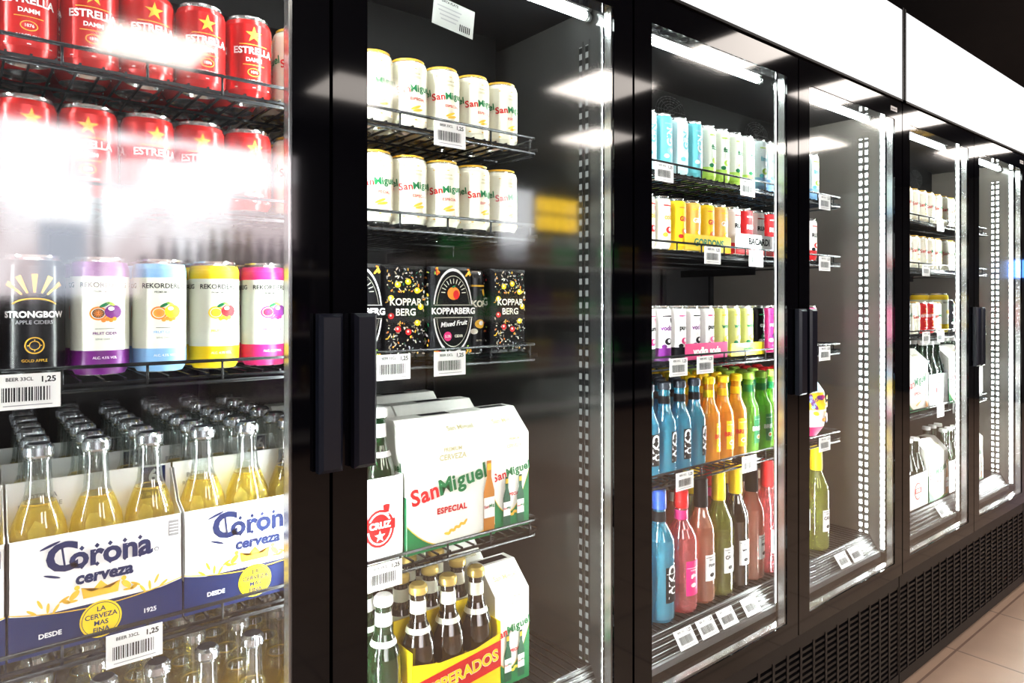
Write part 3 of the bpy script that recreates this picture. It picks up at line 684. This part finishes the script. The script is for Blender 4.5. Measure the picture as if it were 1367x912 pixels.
mb=MB(); prof=[(0,0),(.03,0),(.050,.03),(.056,.08),(.05,.13),(.03,.16),(0,.16)]
mb.lathe(prof,[WHITE,PINK,WHITE,YEL,SKY,PINK],20)
for k in range(30): mb.ell(.006,.010,random.choice([PINK,YEL,SKY,ORNG,PURP]),random.uniform(-.08,.08),random.uniform(.04,.12),0,.0585,rot=random.uniform(0,3),n=8)
mb.obj('party_drink_pack',loc=(1.942,.145,.8228))

mb=MB(); w=.09
mb.box(-w,w,0,.0012,0,.12,WHITE); mb.box(-w,w,.1188,.12,0,.12,WHITE); mb.box(-w,-w+.0012,0,.12,0,.13,WHITE); mb.box(w-.0012,w,0,.12,0,.13,WHITE); mb.box(-w,w,0,.12,0,.001,KRAFT)
mb.ell(.028,.03,RED,0,.06,-.0008); mb.ell(.024,.026,WHITE,0,.06,-.0014); mb.rect(.056,.018,RED,0,.062,-.0018); mb.text('STAR',.016,WHITE,0,.062,-.0024,bold=.05)
for i in range(3):
    for j in range(2): mb.lathe([(.028,.0015),(.028,.13),(.02,.16),(.013,.185),(.013,.225),(.0155,.227),(.014,.238),(0,.239)],[G_GREEN]*4+[WHITE]*3,14,(i-1)*.058,.031+.058*j,0)
STP2=mb.mesh('white_beer_tray')
def fill(u,xa,xb):
    n=int((xb-xa)/.0675); s=SHELF[u]
    grid('cream_beer_cans',[CCAN],xa,.0675,n,s[0],3,rj=.2); grid('cream_beer_cans',[CCAN],xa,.0675,n,s[1],3,rj=.2)
    grid('mixed_beer_cans',[RCAN,CCAN,CID[2],S_BK,CCAN,RCAN],xa,.0675,n,s[2],3,rj=.2)
    for z in (s[3],DECK):
        k=0
        while xa+.05+k*.19<xb-.05:
            e=empty('beer_six_pack',(xa+.06+k*.19,.09,z+.0005)); place(GP if (k+(z<.6))%2 else STP2,'box',(0,0,.0005),e); k+=1
fill(2,2.36,3.25); fill(3,3.6,4.48)

# ------------------------------------------------------------------ price tags
def tag_mesh():
    mb=MB(); mb.box(-.031,.031,0,.0015,-.020,.020,WHITE)
    mb.text('BEER 33CL',.0055,INK,-.008,.014,-.0006,bold=.02); mb.text('1,25',.009,INK,.019,.013,-.0006,bold=.03); random.seed(3)
    x=-.024
    while x<.022:
        w=random.choice([.0006,.001,.0016]); mb.rect(w,.016,INK,x,-.003,-.0006); x+=w+random.choice([.0009,.0014])
    mb.rect(.046,.001,GREY,0,-.0155,-.0006)
    return mb.mesh('price_tag')
TAG=tag_mesh(); te=empty('price_tags',(0,0,0))
for (x,z) in ((.058,1.120),(.166,.797),(.632,1.500),(.632,1.120),(.525,1.120),(.51,.797),(1.19,1.505),(1.513,1.505),(1.367,1.332),(1.55,1.332),(1.24,1.078),(1.338,1.078),(1.262,.822),(1.52,.822),
              (1.90,1.505),(1.90,1.332),(1.90,1.078),(1.90,.822),(2.75,1.50),(2.62,1.335),(2.75,1.10),(2.62,1.10),(2.75,.83),(2.9,.83)):
    place(TAG,'tag',(x,.066,z-.010),te)
for x in (1.26,1.34,1.42,1.52,2.0,2.08,2.75):
    o=place(TAG,'tag',(x,.06,.462),te); o.rotation_euler=(math.radians(-35),0,0); o.location.y=.062
st=MB(); st.rect(.085,.050,pm('label_paper',(.42,.44,.42),.5),0,0,0)
for k in range(4): st.rect(.05-.006*k,.0022,GREY,-.010,.010-.007*k,-.0006)
for k in range(6): st.rect(.0022,.012,INK,.014+.004*k,-.014,-.0006)
st.text('DATA PLATE',.006,INK,-.01,.02,-.0006,bold=.02)
LB=st.mesh('data_label')
o=place(LB,'data_label',(.662,.10,1.705)); o.rotation_euler=(0,math.radians(6),0)

# ------------------------------------------------------------------ room
def room_box(name,x0,x1,y0,y1,z0,z1,mat):
    mb=MB(); mb.box(x0,x1,y0,y1,z0,z1,mat); return mb.obj(name)
XL,XR,YF,YB,ZC=-3.0,10.0,-5.0,.78,2.8
fm=bpy.data.materials.new('beige_floor_tile'); fm.use_nodes=True; nt=fm.node_tree; b=nt.nodes['Principled BSDF']
tc=nt.nodes.new('ShaderNodeTexCoord'); br=nt.nodes.new('ShaderNodeTexBrick'); br.offset=0; br.inputs['Scale'].default_value=1.0
br.inputs['Brick Width'].default_value=.45; br.inputs['Row Height'].default_value=.45; br.inputs['Mortar Size'].default_value=.004
br.inputs['Color1'].default_value=(.80,.55,.40,1); br.inputs['Color2'].default_value=(.72,.50,.37,1); br.inputs['Mortar'].default_value=(.40,.26,.20,1)
nt.links.new(tc.outputs['Object'],br.inputs['Vector']); nz=nt.nodes.new('ShaderNodeTexNoise'); nz.inputs['Scale'].default_value=6
mx=nt.nodes.new('ShaderNodeMix'); mx.data_type='RGBA'; mx.blend_type='MULTIPLY'; mx.inputs[0].default_value=.25
nt.links.new(tc.outputs['Object'],nz.inputs['Vector']); nt.links.new(br.outputs['Color'],mx.inputs[6]); nt.links.new(nz.outputs['Fac'],mx.inputs[7]); nt.links.new(mx.outputs[2],b.inputs['Base Color']); b.inputs['Roughness'].default_value=.3
WALLD=noise_mat('dark_wall_paint',(.022,.020,.022),(.03,.026,.028),2,.7); WALLL=noise_mat('grey_wall_paint',(.05,.05,.056),(.07,.07,.072),2,.7); CEIL=noise_mat('ceiling_tile',(.018,.018,.021),(.025,.025,.028),5,.8)
room_box('floor',XL,XR,YF,YB,-.05,0,fm); room_box('ceiling',XL,XR,YF,YB,ZC,ZC+.05,CEIL)
room_box('wall_back',XL,XR,YB,YB+.1,0,ZC,WALLD); room_box('wall_left',XL-.1,XL,YF,YB,0,ZC,WALLL); room_box('wall_right',XR,XR+.1,YF,YB,0,ZC,WALLL)
wins=((-1.6,2.35,1.22,2.55),)
wf=MB(); xs=[XL]+[v for w_ in wins for v in w_[:2]]+[XR]
for i in range(0,len(xs),2): wf.box(xs[i],xs[i+1],YF-.1,YF,0,ZC,WALLL)
for (p,q,z0,z1) in wins: wf.box(p,q,YF-.1,YF,0,z0,WALLL); wf.box(p,q,YF-.1,YF,z1,ZC,WALLL)
wf.obj('wall_front')
DAY=street_mat('hazy_street_view'); PALE=emat('hazy_street_facade',(1.0,.84,.86),5.5); DARKF=emat('street_awning',(.8,.86,1.0),4.5)
REDF=emat('red_shop_banner',(1.0,.35,.4),4.0)
for i,(p,q,z0,z1) in enumerate(wins):
    w=MB(); w.add([(p,YF-.05,z0),(q,YF-.05,z0),(q,YF-.05,z1),(p,YF-.05,z1)],[(3,2,1,0)],DAY)
    w.add([(1.75,YF-.047,z0),(q,YF-.047,z0),(q,YF-.047,2.28),(1.75,YF-.047,2.12)],[(3,2,1,0)],PALE)
    w.add([(.80,YF-.046,2.30),(1.5,YF-.046,2.36),(1.5,YF-.046,2.46),(.80,YF-.046,2.42)],[(3,2,1,0)],REDF)
    w.add([(.42,YF-.046,1.2),(.72,YF-.046,1.2),(.72,YF-.046,1.80),(.42,YF-.046,1.80)],[(3,2,1,0)],DARKF)
    for (a_,b_,c_,d_) in ((p,p+.04,z0,z1),(q-.04,q,z0,z1),(p,q,z0,z0+.04),(p,q,z1-.04,z1)): w.box(a_,b_,YF-.04,YF+.01,c_,d_,BLACKM)
    for xx in (-.6,.78): w.box(xx-.018,xx+.018,YF-.04,YF+.01,z0,z1,GREY)
    w.obj('window_%d'%(i+1))
pb=MB(); PX0,PX1=4.5,5.75
pb.box(PX0,PX1,YF+.001,YF+.04,1.6,2.5,WALLD)
pb.add([(PX0+.03,YF+.042,1.63),(PX0+.5,YF+.042,1.63),(PX0+.5,YF+.042,2.47),(PX0+.03,YF+.042,2.47)],[(3,2,1,0)],emat('lightbox_white',(.95,.97,1),5))
YE=emat('lightbox_yellow',(1.0,.62,.03),8)
for r in range(2):
    for c in range(5):
        xa=PX0+.56+c*.13; za=2.05+r*.2
        pb.add([(xa,YF+.042,za),(xa+.11,YF+.042,za),(xa+.11,YF+.042,za+.17),(xa,YF+.042,za+.17)],[(3,2,1,0)],YE)
pb.add([(PX0+.56,YF+.042,1.65),(PX1-.03,YF+.042,1.65),(PX1-.03,YF+.042,1.98),(PX0+.56,YF+.042,1.98)],[(3,2,1,0)],emat('lightbox_grey',(.5,.55,.5),1.2))
pb.obj('promotional_lightbox')
PANEL=emat('ceiling_led_panel',(1.0,.90,.82),12)
for (x,y) in ((.915,-3.77),(2.28,-3.77),(4.73,-3.7),(3.65,-2.6),(3.8,-1.54),(5.13,-1.54),(6.6,-2.6),(-.5,-2.4),(1.1,-1.9),(8.2,-1.6),(6.4,-1.54)):
    p=MB(); p.box(x-.3,x+.3,y-.3,y+.3,ZC-.012,ZC,WHITE); p.add([(x-.285,y-.285,ZC-.014),(x+.285,y-.285,ZC-.014),(x+.285,y+.285,ZC-.014),(x-.285,y+.285,ZC-.014)],[(3,2,1,0)],PANEL)
    p.obj('ceiling_light_panel')
BG=pm('bottle_bright_green',(.05,.6,.14),.2); BV=pm('bottle_violet',(.20,.07,.26),.2); BA=pm('bottle_amber',(.45,.24,.08),.2)
BOTS=[make_spirit(BG,'wine',RED,WHITE,GREEN,wine=True),make_spirit(BV,'wine',INK,CREAM,PURP,wine=True),make_spirit(BA,'wine',INK,CREAM,YEL,wine=True),make_spirit(INK,'wine',INK,KRAFT,INK,wine=True)]
def rack(xa,xb,y,zs,order):
    e=empty('store_shelving',(xa,y,0)); mb=MB(); L=xb-xa
    mb.box(0,L,-.25,-.23,0,zs[-1]+.05,WALLD)
    for z in [.15]+zs: mb.box(0,L,-.23,.12,z-.025,z,WHITE)
    for x in (0,L/2,L-.03): mb.box(x,x+.03,-.25,-.20,0,zs[-1]+.1,GREY)
    mb.obj('rack',e)
    for q,z in enumerate(zs):
        k=0
        while .08+k*.085<L-.05: place(BOTS[order[(k//4+q)%len(order)]],'bottle',(.08+k*.085,.05,z+.0005),e,math.pi,scale=[.72,1.0,.85][(k//4)%3]); k+=1
rack(1.0,2.3,-4.4,[.5,.98,1.46],[1,3,1,2]); rack(3.0,6.6,-4.4,[.55,1.08,1.60],[2,0,3,0,2,1])
mb=MB(); mb.box(XR-.06,XR,-1.8,-1.3,1.5,1.75,BLACKM); mb.add([(XR-.062,-1.78,1.52),(XR-.062,-1.32,1.52),(XR-.062,-1.32,1.73),(XR-.062,-1.78,1.73)],[(0,3,2,1)],emat('blue_screen',(.1,.3,1),8)); mb.obj('wall_screen')

w=bpy.data.worlds.new('World'); scene.world=w; w.use_nodes=True
w.node_tree.nodes['Background'].inputs[0].default_value=(.8,.9,1,1); w.node_tree.nodes['Background'].inputs[1].default_value=.4

# ------------------------------------------------------------------ camera
cd=bpy.data.cameras.new('camera'); cam=bpy.data.objects.new('camera',cd); COL.objects.link(cam)
cd.lens=24; cd.sensor_width=36; cd.clip_start=.02; cd.shift_y=-51/1367
cam.location=(0,-.883,1.21); th=51.17
cam.rotation_euler=(math.radians(90),0,math.radians(th-90))
scene.camera=cam
